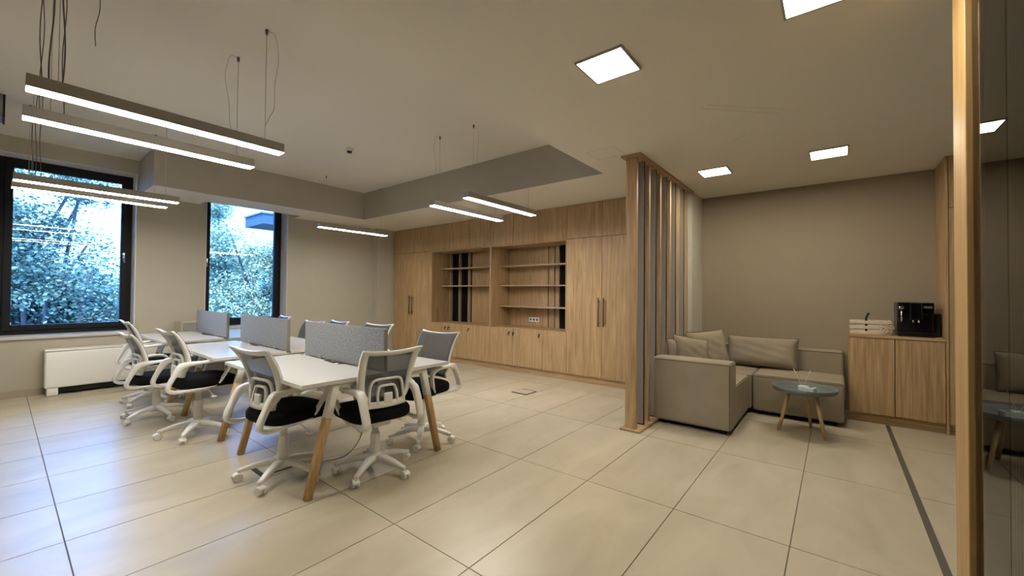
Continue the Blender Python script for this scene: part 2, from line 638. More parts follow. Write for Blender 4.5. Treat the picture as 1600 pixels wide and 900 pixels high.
# ------------------------------------------------------------------ glass partition on the right
root = struct(thing('wall_glass', None, None), 'glass partition with one broad oak post')
MB().rbox(2.35, 2.56, -0.455, -0.40, 0.012, Z_SOFFIT, 0.004).build('oak_post', 'oak_post', root)
for (x0, x1) in ((X_WEST, -0.15), (-0.147, 1.948), (1.952, 2.36)):
    MB().box(x0, x1, Y_GLASS - 0.006, Y_GLASS, 0.012, Z_SOFFIT).build('pane', 'partition_glass', root)
MB().box(X_WEST, 5.76, -0.434, -0.399, -0.004, 0.0015).build('floor_track', 'track_grey', root)

# ------------------------------------------------------------------ oak cabinet wall
PLINTH_H = 0.105
trim = struct(MB().box(X_CAB + 0.03, 6.0, 3.985, 7.74, 0, PLINTH_H).build('trim_3', 'oak_y'), 'oak plinth under the cabinets')
trim = struct(MB().box(X_CAB + 0.03, 6.0, 2.08, 3.981, 0, PLINTH_H).build('trim_4', 'oak_y'), 'oak plinth under the cabinets')

def carcass(parent, y0, y1, z0, z1, x0=X_CAB + 0.021, x1=6.05):
    MB().box(x0, x1, y0 + 0.001, y1 - 0.001, z0 + 0.001, z1 - 0.001).build('body', 'cabinet_gap', parent)

def door(parent, y0, y1, z0, z1, x=X_CAB):
    g = 0.0032
    c = ((y0 + y1) / 2, (z0 + z1) / 2)
    hy, hz = (y1 - y0) / 2 - g, (z1 - z0) / 2 - g
    return MB().box(0, 0.02, -hy, hy, -hz, hz).build('door', 'oak_z', parent, (x, c[0], c[1]))

def bar_handle(parent, y, z0, z1):
    """round bar on two studs; parent is a door"""
    lx, ly, lz = parent.location
    h = MB().cyl((X_CAB - 0.035 - lx, y - ly, z0 - lz), (X_CAB - 0.035 - lx, y - ly, z1 - lz), 0.008, n=12)
    for zz in (z0 + 0.05, z1 - 0.05):
        h.cyl((X_CAB - 0.035 - lx, y - ly, zz - lz), (X_CAB - lx + 0.001, y - ly, zz - lz), 0.006, n=10)
    h.build('handle', 'bronze', parent)

def key_lock(parent, y, z):
    lx, ly, lz = parent.location
    k = MB().cyl((X_CAB - 0.008 - lx, y - ly, z - lz), (X_CAB - lx + 0.001, y - ly, z - lz), 0.013, n=14)
    k.rbox(X_CAB - 0.03 - lx, X_CAB - 0.006 - lx, y - 0.003 - ly, y + 0.003 - ly, z - 0.012 - lz, z + 0.008 - lz, 0.002)
    k.rbox(X_CAB - 0.03 - lx, X_CAB - 0.024 - lx, y - 0.012 - ly, y + 0.012 - ly, z - 0.05 - lz, z - 0.008 - lz, 0.004)
    k.build('key', 'lock_dark', parent)

Z_UP = 2.195
r = thing('tall_cabinet', 'tall two door oak cabinet beside the window wall column', 'cabinet', (0, 0, 0))
carcass(r, 6.48, 7.735, PLINTH_H, Z_UP)
d1 = door(r, 7.11, 7.735, PLINTH_H, Z_UP)
d2 = door(r, 6.48, 7.11, PLINTH_H, Z_UP)
bar_handle(d1, 7.155, 0.88, 1.285)
bar_handle(d2, 7.065, 0.88, 1.285)
r = thing('tall_cabinet', 'tall two door oak cabinet next to the slat divider', 'cabinet', (0, 0, 0))
carcass(r, 2.08, 3.285, PLINTH_H, Z_UP)
MB().box(X_CAB, 6.05, 2.061, 2.0795, 0, Z_SOFFIT - 0.002).build('side_panel', 'oak_z', r)
d1 = door(r, 2.685, 3.285, PLINTH_H, Z_UP)
d2 = door(r, 2.08, 2.685, PLINTH_H, Z_UP)
bar_handle(d1, 2.728, 0.865, 1.285)
bar_handle(d2, 2.645, 0.865, 1.285)

def upper(label, ys):
    r = thing('wall_cabinet', label, 'cabinet', (0, 0, 0), group='upper cabinets under the soffit')
    carcass(r, ys[0], ys[-1], Z_UP, Z_SOFFIT)
    for a, b in zip(ys[:-1], ys[1:]):
        door(r, a, b, Z_UP, Z_SOFFIT - 0.004)
upper('oak upper cabinet above the tall cabinet by the window wall', [6.48, 7.735])
upper('oak upper cabinet with three doors above the two shelf niche', [4.872, 5.41, 5.94, 6.48])
upper('oak upper cabinet with three doors above the three shelf niche', [3.285, 3.82, 4.354, 4.872])
upper('oak upper cabinet above the tall cabinet next to the slats', [2.08, 2.685, 3.285])

Z_BASE = 0.75
r = thing('base_cabinet', 'low oak cabinet with key locks below the two shelf niche', 'cabinet', (0, 0, 0))
carcass(r, 4.872, 6.48, PLINTH_H, Z_BASE - 0.02)
MB().box(X_CAB + 0.021, 6.05, 4.874, 6.478, Z_BASE - 0.021, Z_BASE).build('top_board', 'oak_y', r)
for (a, b, ks) in ((5.99, 6.48, (6.035,)), (5.45, 5.99, (5.94,)), (4.872, 5.45, (5.395,))):
    d = door(r, a, b, PLINTH_H, Z_BASE)
    for k in ks:
        key_lock(d, k, 0.675)
r = thing('base_cabinet', 'low oak cabinet with key locks below the three shelf niche', 'cabinet', (0, 0, 0))
carcass(r, 3.285, 4.872, PLINTH_H, Z_BASE - 0.02)
MB().box(X_CAB + 0.021, 6.05, 3.287, 4.870, Z_BASE - 0.021, Z_BASE).build('top_board', 'oak_y', r)
for (a, b, ks) in ((4.352, 4.872, (4.42,)), (3.285, 4.352, (4.325, 3.79))):
    d = door(r, a, b, PLINTH_H, Z_BASE)
    for k in ks:
        key_lock(d, k, 0.675)

def niche(label, y0, y1, shelves):
    r = thing('shelf_niche', label, 'shelf', (0, 0, 0))
    z0, z1, t = Z_BASE, Z_UP, 0.02
    MB().box(6.03, 6.05, y0 + t, y1 - t, z0, z1 - t).build('back_panel', 'oak_z', r)
    MB().box(X_CAB, 6.05, y0 + 0.001, y0 + t, z0, z1).build('side_panel', 'oak_z', r)
    MB().box(X_CAB, 6.05, y1 - t, y1 - 0.001, z0, z1).build('side_panel', 'oak_z', r)
    MB().box(X_CAB, 6.05, y0 + t, y1 - t, z1 - t, z1 - 0.001).build('top_panel', 'oak_y', r)
    for z in shelves:
        MB().rbox(5.75, 6.03, y0 + t, y1 - t, z - 0.011, z + 0.011, 0.002).build('shelf', 'oak_shelf', r)
    return r
n1 = niche('open oak shelf niche with two shelves and dark slatted back', 4.872, 6.48, (1.845, 1.488))
MB().box(6.012, 6.03, 5.84, 6.40, Z_BASE, Z_UP - 0.021).build('dark_panel', 'black_slat', n1)
for y in (6.40, 6.13, 5.86):
    MB().box(5.945, 6.012, y - 0.009, y + 0.009, Z_BASE, Z_UP - 0.021).build('slat', 'oak_shelf', n1)
for y in (6.31, 6.22, 6.04, 5.95):
    MB().box(5.985, 6.012, y - 0.012, y + 0.012, Z_BASE, Z_UP - 0.021).build('dark_slat', 'black_slat', n1)
n2 = niche('open oak shelf niche with three shelves and wall socket', 3.285, 4.872, (1.838, 1.484, 1.107))
for y0, y1 in ((3.72, 3.80), (3.82, 3.93), (3.95, 4.06)):
    MB().box(5.985, 6.03, y0, y1, Z_BASE, Z_UP - 0.021).build('back_slat', 'oak_z', n2)
MB().box(5.985, 6.03, 3.31, 3.70, Z_BASE, Z_UP - 0.021).build('dark_panel', 'black_slat', n2)

r = thing('wall_socket', 'white triple power socket in the three shelf niche', 'socket', (6.03, 4.27, 0.875))
MB().rbox(-0.012, 0, -0.115, 0.115, -0.04, 0.04, 0.004).build('cover', 'socket_white', r)
for k in (-1, 0, 1):
    MB().cyl((-0.0135, k * 0.071, 0), (-0.011, k * 0.071, 0), 0.021, n=18).build('outlet', 'socket_hole', r)

# ------------------------------------------------------------------ slat divider
r = thing('slat_divider', 'floor to ceiling divider of oak and grey vertical slats', 'room divider', (0, 0, 0))
MB().rbox(3.845, 5.73, 1.478, 1.68, 0.0, 0.018, 0.003).build('bottom_plate', 'oak_x', r)
MB().rbox(3.845, 5.73, 1.478, 1.68, Z_SOFFIT - 0.02, Z_SOFFIT, 0.003).build('top_plate', 'oak_x', r)
for k in range(6):
    x = 3.895 + 0.345 * k
    if x < 5.7:
        MB().rbox(x, x + 0.042, 1.535, 1.645, 0.018, Z_SOFFIT - 0.02, 0.002).build('oak_slat', 'oak_z', r)
    xg = x + 0.178
    if xg < 5.7:
        g = MB().box(xg, xg + 0.004, 1.530, 1.655, 0.03, Z_SOFFIT - 0.02, 0)
        g.box(xg + 0.004, xg + 0.035, 1.530, 1.655, 0.018, Z_SOFFIT - 0.02, 1)
        g.build('grey_slat', ['grey_slat', 'black_slat'], r)

# ------------------------------------------------------------------ lounge: counter, tall cabinet
r = thing('counter_cabinet', 'waist high oak counter cabinet carrying the coffee machine', 'cabinet', (0, 0, 0))
MB().box(5.771, X_LOUNGE - 0.002, -0.838, -0.112, 0.10, 0.90).build('body', 'cabinet_gap', r)
MB().box(5.79, X_LOUNGE - 0.01, -0.838, -0.112, 0.0, 0.10).build('plinth', 'oak_y', r)
MB().box(5.745, X_LOUNGE - 0.002, -0.838, -0.108, 0.902, 0.928).build('top_board', 'oak_y', r)
MB().box(5.75, X_LOUNGE - 0.002, -0.112, -0.105, 0.0, 0.902).build('side_panel', 'oak_z', r)
for a, b in ((-0.475, -0.112), (-0.838, -0.475)):
    door(r, a, b, 0.10, 0.90, 5.75)
r = thing('larder_cabinet', 'floor to ceiling oak cabinet partly hidden by the oak post', 'cabinet', (0, 0, 0))
MB().box(5.771, X_LOUNGE - 0.002, Y_SOUTH + .01, -0.86, 0.10, Z_SOFFIT - 0.001).build('body', 'cabinet_gap', r)
MB().box(5.75, X_LOUNGE - 0.002, -0.86, -0.841, 0.0, Z_SOFFIT - 0.001).build('side_panel', 'oak_z', r)
MB().box(5.79, X_LOUNGE - 0.01, Y_SOUTH + .01, -0.86, 0.0, 0.10).build('plinth', 'oak_y', r)
for a, b in ((-1.50, -0.862), (-2.15, -1.50)):
    door(r, a, b, 0.10, 2.21, 5.75)
    door(r, a, b, 2.21, Z_SOFFIT - 0.004, 5.75)

# ------------------------------------------------------------------ desks
DX, DW = 1.795, 0.615
def make_desk(y0, y1, label):
    r = thing('bench_desk', label, 'desk', (DX, y0, 0), group='white bench desks in a row')
    L = y1 - y0
    for s in (-1, 1):
        # top with a cable notch in the inner edge
        xi, xo, nx = 0.022, DW, 0.062
        out = [(xo, 0), (xo, L), (xi, L), (xi, L * 0.62), (nx, L * 0.60), (nx, L * 0.42), (xi, L * 0.40), (xi, 0)]
        out = [(s * x, y) for x, y in out]
        t = MB()
        t.ring_loft([[(x, y, 0.722) for x, y in out], [(x, y, 0.746) for x, y in out]], 0, True, False)
        for k in range(len(t.f) - 2):
            t.mi[k] = 1
        t.build('desktop', ['white_top', 'top_edge'], r)
    for yl in (0.05, L - 0.17):
        MB().rbox(-0.37, 0.37, yl - 0.02, yl + 0.02, 0.682, 0.722, 0.004).build('end_beam', 'white_metal', r)
        for s in (-1, 1):
            pr = rect_prof(0.054, 0.05, 0.008)
            def at(z):
                return (s * (0.545 - 0.245 * z), yl, z)
            MB().sweep([at(0.50), at(0.60), at(0.715)], pr, (0, 1, 0)).build('leg_bracket', 'white_metal', r)
            MB().sweep([at(0.0), at(0.25), at(0.50)], pr, (0, 1, 0), scale=[(0.86, 0.9), (0.95, 0.97), (0.985, 0.985)]).build('leg', 'oak_leg', r)
    for s in (-1, 1):
        MB().box(s * 0.25 - 0.015, s * 0.25 + 0.015, 0.07, L - 0.19, 0.68, 0.722).build('rail', 'white_metal', r)
    tr = MB().box(-0.09, 0.09, 0.25, L - 0.35, 0.60, 0.605)
    tr.box(-0.09, -0.085, 0.25, L - 0.35, 0.605, 0.66)
    tr.box(0.085, 0.09, 0.25, L - 0.35, 0.605, 0.66)
    tr.box(-0.1, 0.1, 0.3, 0.33, 0.66, 0.69)
    tr.box(-0.1, 0.1, L - 0.43, L - 0.40, 0.66, 0.69)
    tr.build('cable_tray', 'white_metal', r)
    return r

def make_screen(y0, y1, label):
    r = thing('desk_screen', label, 'desk screen', (DX, y0, 0.746), group='grey felt screens on the desks')
    L = y1 - y0
    MB().rbox(-0.014, 0.014, 0, L, 0.006, 0.315, 0.004, n=1).build('felt_panel', 'felt', r)
    MB().box(-0.0145, 0.0145, -0.004, -0.0005, 0.006, 0.315).build('edge_band', 'grey_slat', r)
    for yy in (0.28, L - 0.28):
        c = MB().box(-0.018, 0.018, yy - 0.03, yy + 0.03, -0.01, 0.03)
        c.build('clamp', 'grey_slat', r)
    return r

DESKS = [(2.60, 3.98), (4.24, 5.62), (6.02, 7.40)]
for (a, b), lab in zip(DESKS, ('white bench desk nearest the camera with oak legs',
                               'middle white bench desk of the three in the row',
                               'white bench desk farthest from camera next to the window wall')):
    make_desk(a, b, lab)
for (a, b), lab in zip(((2.62, 3.87), (4.25, 5.50), (5.97, 7.22)),
                       ('grey felt screen on the nearest desk', 'grey felt screen on the middle desk',
                        'grey felt screen on the desk next to the window wall')):
    make_screen(a, b, lab)

# ------------------------------------------------------------------ office chairs
CM = {}
def back_x(z):
    return -0.15 - 0.75 * max(0, z - 0.66) ** 1.6 - 0.2 * max(0, 0.66 - z)
def back_w(z):
    if z > 0.66:
        return 0.205 + 0.022 * (z - 0.66) / 0.28
    return 0.205 - 0.055 * min(1.0, ((0.66 - z) / 0.09)) ** 1.5
def back_pt(u, v, dx=0.0):
    z = 0.53 + 0.405 * v + 0.018 * (u * u) * v ** 4
    x = back_x(z) + 0.03 * u * u - 0.03 * abs(u) ** 6 * v ** 8 + dx
    return Vector((x, u * back_w(z), z))

def patch(us, vs, mask, x0, x1):
    """sheet on the backrest surface between two depths where mask(i, j)"""
    mb = MB()
    nu, nv = len(us), len(vs)
    V, F = [], []
    for dx in (x0, x1):
        for v in vs:
            for u in us:
                V.append(back_pt(u, v, dx))
    def id_(k, i, j):
        return k * nu * nv + j * nu + i
    on = lambda i, j: 0 <= i < nu - 1 and 0 <= j < nv - 1 and mask(i, j)
    for j in range(nv - 1):
        for i in range(nu - 1):
            if not on(i, j):
                continue
            for k in (0, 1):
                F.append((id_(k, i, j), id_(k, i + 1, j), id_(k, i + 1, j + 1), id_(k, i, j + 1)))
            if not on(i - 1, j): F.append((id_(0, i, j), id_(0, i, j + 1), id_(1, i, j + 1), id_(1, i, j)))
            if not on(i + 1, j): F.append((id_(0, i + 1, j), id_(0, i + 1, j + 1), id_(1, i + 1, j + 1), id_(1, i + 1, j)))
            if not on(i, j - 1): F.append((id_(0, i, j), id_(0, i + 1, j), id_(1, i + 1, j), id_(1, i, j)))
            if not on(i, j + 1): F.append((id_(0, i, j + 1), id_(0, i + 1, j + 1), id_(1, i + 1, j + 1), id_(1, i, j + 1)))
    used = sorted({i for f in F for i in f})
    mp = {o: n for n, o in enumerate(used)}
    mb.add([V[i] for i in used], [[mp[i] for i in f] for f in F], 0, True)
    return mb

def chair_meshes():
    us = [-1, -0.92, -0.79] + [-0.79 + 1.58 * k / 10 for k in range(1, 10)] + [0.79, 0.92, 1]
    vs = [0, 0.05, 0.10] + [0.10 + 0.82 * k / 14 for k in range(1, 14)] + [0.925, 0.96, 1]
    nu, nv = len(us), len(vs)
    CM['back_frame'] = patch(us, vs, lambda i, j: i < 2 or i > nu - 4 or j < 2 or j > nv - 4, -0.022, 0.0).mesh('back_frame', 'white_plastic')
    us2 = [-0.97 + 1.94 * k / 14 for k in range(15)]
    vs2 = [0.03 + 0.955 * k / 16 for k in range(17)]
    CM['back_net'] = patch(us2, vs2, lambda i, j: True, 0.004, 0.006).mesh('back_net', 'net_grey')
    lum = MB()
    pr = rect_prof(0.022, 0.016, 0.005)
    def upath(hw, z0, z1):
        pts = []
        for a, z in ((-hw * 1.12, z0), (-hw * 1.1, z0 + (z1 - z0) * 0.5), (-hw, z1 - 0.03), (-hw * 0.75, z1), (0, z1 + 0.004), (hw * 0.75, z1), (hw, z1 - 0.03), (hw * 1.1, z0 + (z1 - z0) * 0.5), (hw * 1.12, z0)):
            z_ = z
            u = a / back_w(z_)
            pts.append((back_x(z_) + 0.03 * u * u - 0.016, a, z_))
        return catmull(pts, 4)
    for hw, z0, z1 in ((0.118, 0.555, 0.725), (0.068, 0.555, 0.675)):
        p = upath(hw, z0, z1)
        lum.sweep(p, pr, (-1, 0, 0.0), scale=None)
    lum.rbox(-0.195, -0.175, -0.032, 0.032, 0.555, 0.63, 0.008)
    CM['lumbar_support'] = lum.mesh('lumbar_support', 'white_plastic')
    loop = [(-0.165, .210, .648), (-0.05, .248, .663), (.06, .266, .668), (.13, .268, .655), (.158, .262, .615), (.125, .24, .53),
            (.080, .218, .452), (0, .21, .430), (-.1, .208, .422), (-.21, .208, .420), (-.268, .208, .436), (-.280, .208, .475), (-.240, .209, .565), (-.202, .209, .630)]
    for s in (-1, 1):
        p = catmull([(x, s * y, z) for x, y, z in loop], 4, True)
        sc = []
        for q in p:
            top = max(0, min(1, (q.z - 0.60) / 0.06)) * (1 if q.x > -0.16 else 0.6)
            rear = max(0, min(1, (-0.16 - q.x) / 0.08))
            jt = max(0, 1 - (Vector((q.x + 0.175, q.z - 0.63)).length) / 0.11)
            sc.append((0.80 + 0.40 * top + 0.42 * rear, 0.95 + 0.22 * top + 0.45 * rear + 1.25 * jt))
        CM['armrest%d' % s] = MB().sweep(p, rect_prof(0.046, 0.022, 0.008), (0, 1, 0), True, scale=sc).mesh('armrest', 'white_plastic')
    # seat cushion
    seat = MB()
    def outline(inset, z, dz=0.0):
        ring = []
        for k in range(40):
            a = 2 * pi * k / 40
            c, s_ = cos(a), sin(a)
            e = 2 / 4.2
            x = math.copysign(abs(c) ** e, c) * (0.245 - inset) + 0.045
            y = math.copysign(abs(s_) ** e, s_) * (0.238 - inset)
            y *= 1 - 0.10 * max(0, -c)
            front = max(0, (x - 0.12) / 0.17)
            ring.append((x, y, z - 0.022 * front ** 2 - dz))
        return ring
    seat.ring_loft([outline(.05, .424), outline(.012, .430), outline(0, .446), outline(0, .484), outline(.010, .502), outline(.035, .513), outline(.09, .519), outline(.17, .520)])
    CM['seat'] = seat.mesh('seat', 'seat_black')
    me = MB().rbox(-0.15, 0.12, -0.19, 0.19, 0.412, 0.428, 0.006)
    me.rbox(-0.11, 0.08, -0.07, 0.07, 0.37, 0.414, 0.015)
    CM['seat_plate'] = me.mesh('seat_plate', 'white_plastic')
    lv = MB().tube(catmull([(0.03, -0.06, 0.395), (0.03, -0.15, 0.392), (0.035, -0.20, 0.37), (0.04, -0.235, 0.35)], 4), 0.005)
    lv.rbox(0.02, 0.06, -0.27, -0.225, 0.338, 0.35, 0.005)
    CM['lever'] = lv.mesh('lever', 'white_plastic')
    CM['gas_lift'] = MB().lathe([(0.03, 0.11), (0.034, 0.12), (0.034, 0.29), (0.031, 0.30), (0.0245, 0.302), (0.0245, 0.385)], 20).mesh('gas_lift', 'white_plastic')
    CM['hub'] = MB().lathe([(0.04, 0.075), (0.05, 0.085), (0.05, 0.125), (0.042, 0.14)], 20).mesh('hub', 'white_plastic')
    CM['base_leg'] = MB().sweep([(0.03, 0, .108), (0.09, 0, .112), (0.18, 0, .098), (0.255, 0, .078), (0.285, 0, .072)],
                                rect_prof(0.056, 0.042, 0.012), (0, 1, 0), scale=[(1, 1.15), (0.95, 1), (0.78, .8), (0.6, .62), (.5, .5)]).mesh('base_leg', 'white_plastic')
    cs = MB()
    for s in (-1, 1):
        cs.cyl((0.012, s * 0.006, 0.027), (0.012, s * 0.025, 0.027), 0.027, 0.025, 18)
    cs.cyl((0, 0, 0.03), (0, 0, 0.074), 0.008, n=10)
    hood = []
    for k in range(9):
        a = radians(20 + 160 * k / 8)
        hood.append((0.012 + 0.029 * cos(a), 0, 0.027 + 0.029 * sin(a)))
    cs.sweep(hood, rect_prof(0.046, 0.006, 0.002), (0, 1, 0))
    CM['caster'] = cs.mesh('caster', 'white_plastic')
    ax = MB().cyl((0.012, -0.0265, 0.027), (0.012, 0.0265, 0.027), 0.009, n=12)
    ax.cyl((0.012, -0.005, 0.027), (0.012, 0.005, 0.027), 0.0262, n=14)
    CM['axle'] = ax.mesh('axle', 'caster_grey')
chair_meshes()

crng = random.Random(5)
def chair(x, y, head, star, lift, label):
    """head: heading of the seat in degrees, star: direction of one base leg in degrees"""
    h = radians(head)
    r = thing('office_chair', label, 'chair', (x, y, 0), h, 'white mesh office chairs around the desks')
    for nm in ('seat', 'seat_plate', 'lever', 'back_frame', 'back_net', 'lumbar_support'):
        put(nm, CM[nm], r, (0, 0, lift))
    for s in (-1, 1):
        put('armrest', CM['armrest%d' % s], r, (0, 0, lift))
    g = put('gas_lift', CM['gas_lift'], r, (0, 0, lift * 0.5))
    put('hub', CM['hub'], r)
    for k in range(5):
        leg = put('base_leg', CM['base_leg'], r, rot=(0, 0, radians(star - head + 72 * k)))
        c = put('caster', CM['caster'], leg, (0.278, 0, 0), (0, 0, crng.uniform(-2.6, 2.6)))
    return r

chair(1.301, 3.133, 8, 146, 0.00, 'white chair with black seat under the nearest desk, seen from behind at left')
chair(1.770, 2.700, 84, 139, -0.012, 'white chair with black seat at the near short end of the desks')
chair(2.404, 2.948, 188, 154, 0.02, 'white chair on the cabinet side of the nearest desk by its oak leg')
chair(1.176, 4.661, 3, 162, 0.036, 'white chair with black seat on the left side of the middle desk')
chair(1.050, 5.600, 4, 138, -0.045, 'low white chair on the left side before the convector, second from the wall')
chair(1.160, 6.420, 0, 146, 0.035, 'white chair on the left side farthest away, by the large window')
chair(2.620, 4.290, 188, 150, 0.01, 'white chair behind the nearest felt screen, its back against the oak cabinets')
chair(2.590, 5.200, 178, 120, 0.005, 'grey backed chair peeking over the middle of the nearest felt screen')
chair(2.610, 5.900, 186, 100, -0.03, 'grey backed chair half hidden by the left end of the nearest felt screen')
chair(2.570, 6.830, 174, 130, 0.01, 'grey backed chair peeking over the middle felt screen before the narrow window')

# ------------------------------------------------------------------ linear pendant lamps
prng = random.Random(3)
def pendant(x0, y, label, z=2.325, x1=None, loops=(0, 0), cords=(), loose=False):
    x1 = x1 or x0 + 1.225
    r = thing('pendant_lamp', label, 'lamp', (x0, y, z), group='linear pendant lamps')
    L = x1 - x0
    b = MB().box(0, L, -0.045, 0.045, 0.034, 0.098)
    b.build('housing', 'lamp_body', r)
    MB().rbox(0.002, L - 0.002, -0.0435, 0.0435, 0.030, 0.036, 0.001).build('diffuser', 'pendant_glow', r)
    for k, xs in enumerate((0.11, L - 0.115)):
        top = Z_CEIL - z
        w = MB().cyl((xs, 0, 0.098), (xs, 0, top), 0.0016, n=6)
        w.cyl((xs, 0, 0.098), (xs, 0, 0.112), 0.007, 0.004, n=10)
        w.build('suspension_wire', 'steel', r)
        MB().cyl((xs, 0, top - 0.035), (xs, 0, top), 0.008, 0.011, n=12).build('ceiling_grip', 'cord_grey', r)
        if loops[k]:
            s = loops[k]
            pts = [(xs, 0, top - 0.01), (xs + s * 0.05, 0, top - 0.008), (xs + s * 0.075, 0.0, top - 0.08), (xs + s * 0.085, 0.01, top - 0.2),
                   (xs + s * 0.06, 0.0, top - 0.38), (xs + s * 0.055, -0.01, top - 0.55), (xs + s * 0.03, 0, top - 0.62), (xs, 0, top - 0.70)]
            MB().tube(catmull(pts, 5), 0.0014, 6).build('spare_wire', 'steel', r)
    for (xc, rad) in cords:
        top = Z_CEIL - z
        pts = []
        for k in range(9):
            t = k / 8
            pts.append((xc + 0.007 * sin(7 * t + xc * 50), 0.006 * cos(5 * t + xc * 90), 0.096 + (top - 0.096) * t))
        MB().tube(catmull(pts, 4), rad, 6).build('power_cord', 'cord_grey', r)
    if loose:
        top = Z_CEIL - z
        pts = [(0.25, 0.04, top), (0.255, 0.04, top - 0.15), (0.262, 0.042, top - 0.3), (0.245, 0.04, top - 0.42), (0.248, 0.04, top - 0.52)]
        MB().tube(catmull(pts, 4), 0.002, 6).build('loose_wire', 'cord_grey', r)
    return r

pendant(0.066, 3.21, 'lit linear pendant at upper left, nearest the camera', z=2.318, x1=1.285, loops=(0, 1), cords=((0.05, .0022), (0.083, .0034), (0.125, .0034)), loose=True)
pendant(0.068, 3.77, 'lit linear pendant just behind the nearest one at upper left', z=2.318, x1=1.285, loops=(0, -1), cords=((0.07, .0022), (0.16, .0026)))
pendant(0.062, 5.87, 'lit linear pendant before the large window, upper of the two', z=2.300, x1=1.255, cords=((0.13, .003), (0.16, .003)))
pendant(0.060, 6.45, 'lit linear pendant before the large window, lower of the two', z=2.322, x1=1.265, cords=((0.13, .003),))
pendant(3.165, 3.73, 'lit linear pendant before the cabinets, left of the pair', z=2.335, x1=4.42, loops=(-1, 0))
pendant(3.165, 3.17, 'lit linear pendant before the cabinets, right of the pair', z=2.350, x1=4.435, loops=(1, 0))
pendant(3.160, 6.46, 'lit linear pendant alone near the far room corner', z=2.345, x1=4.40)

# ------------------------------------------------------------------ square ceiling panels
for (x, y, lab) in ((2.272, 1.075, 'lit square ceiling panel at the top centre with visible trim'),
                    (4.95, 1.055, 'lit square ceiling panel beside the slat divider'),
                    (4.95, 0.05, 'lit square ceiling panel above the coffee table'),
                    (2.272, 0.05, 'lit square ceiling panel cut by the top picture edge')):
    r = thing('ceiling_panel', lab, 'lamp', (x, y, Z_SOFFIT), group='square ceiling panels')
    f = MB()
    o, i_, d = 0.150, 0.138, 0.012
    for b in ((-o, o, -o, -i_), (-o, o, i_, o), (-o, -i_, -i_, i_), (i_, o, -i_, i_)):
        f.box(b[0], b[1], b[2], b[3], -d, 0.0)
    f.build('trim_ring', 'lamp_body', r)
    MB().box(-i_, i_, -i_, i_, -0.009, 0.0).build('diffuser', 'panel_glow', r)

# ceiling hatch and hairline seams in the soffit
hb = MB()
for b in ((3.55, 3.82, 1.905, 1.908), (3.55, 3.82, 1.618, 1.621), (3.55, 3.553, 1.618, 1.908), (3.817, 3.82, 1.618, 1.908)):
    hb.box(b[0], b[1], b[2], b[3], Z_SOFFIT - 0.0012, Z_SOFFIT)
tag(hb.build('ceiling_hatch', 'seam'), 'small square hatch seam in the lowered ceiling by the slats', 'hatch')
hb = MB()
for a, b in (((3.183, .73), (3.617, .275)), ((3.225, .778), (3.663, .332)), ((3.954, .601), (4.082, .722))):
    d = (Vector(b) - Vector(a)).normalized()
    n = Vector((-d.y, d.x)) * 0.0014
    q = [Vector(a) - n, Vector(b) - n, Vector(b) + n, Vector(a) + n]
    hb.ring_loft([[(p.x, p.y, Z_SOFFIT - 0.001) for p in q], [(p.x, p.y, Z_SOFFIT) for p in q]], 0, True, False)
tag(hb.build('ceiling_seam', 'seam'), 'thin slanting hairline seams in the lowered ceiling', 'seam')

r = thing('smoke_detector', 'small white smoke detector on the raised ceiling', 'smoke detector', (2.838, 5.007, Z_CEIL))
MB().lathe([(0.0, 0), (0.05, 0), (0.05, -0.022), (0.046, -0.03)], 24).build('housing', 'white_plastic', r)
MB().lathe([(0.034, -0.03), (0.03, -0.048), (0.0, -0.05)], 20).build('sensor', 'box_black', r)
r = thing('ceiling_unit', 'dark grey ceiling unit at the left picture edge', 'ceiling unit', (-0.26, 6.45, Z_CEIL))
MB().rbox(-0.3, 0.255, -0.15, 0.15, -0.205, 0, 0.006).build('housing', 'grey_box', r)
MB().rbox(0.255, 0.268, -0.155, 0.155, -0.215, 0.0, 0.003).build('end_cap', 'black_frame', r)

# ------------------------------------------------------------------ convector and low cabinet at the window wall
r = thing('convector', 'long white convector heater standing below the large window', 'heater', (0.37, 7.70, 0))
L = 1.28
MB().rbox(0, L, 0, 0.20, 0.095, 0.555, 0.02, n=4).build('casing', 'white_plastic', r)
MB().rbox(-0.002, L + 0.002, -0.002, 0.20, 0.558, 0.58, 0.008).build('top_cover', 'white_plastic', r)
for x in (0.02, L - 0.12):
    MB().rbox(x, x + 0.10, 0.01, 0.18, 0, 0.096, 0.01).build('foot', 'white_plastic', r)
MB().box(0.12, L - 0.12, 0.10, 0.18, 0.02, 0.095).build('shade_plate', 'box_black', r)  # black plate standing in for the shade under the casing
r = thing('low_cabinet', 'low grey cabinet with pale frame behind the far desk', 'cabinet', (1.68, 7.56, 0))
MB().box(0.02, 0.55, 0.005, 0.33, 0.0, 0.855).build('body', 'grey_box', r)
MB().rbox(0, 0.57, -0.005, 0.335, 0.855, 0.875, 0.003).build('top_board', 'wall_paint', r)
MB().box(0, 0.02, -0.005, 0.335, 0, 0.855).build('side_panel', 'wall_paint', r)
MB().box(0.55, 0.57, -0.005, 0.335, 0, 0.855).build('side_panel', 'wall_paint', r)

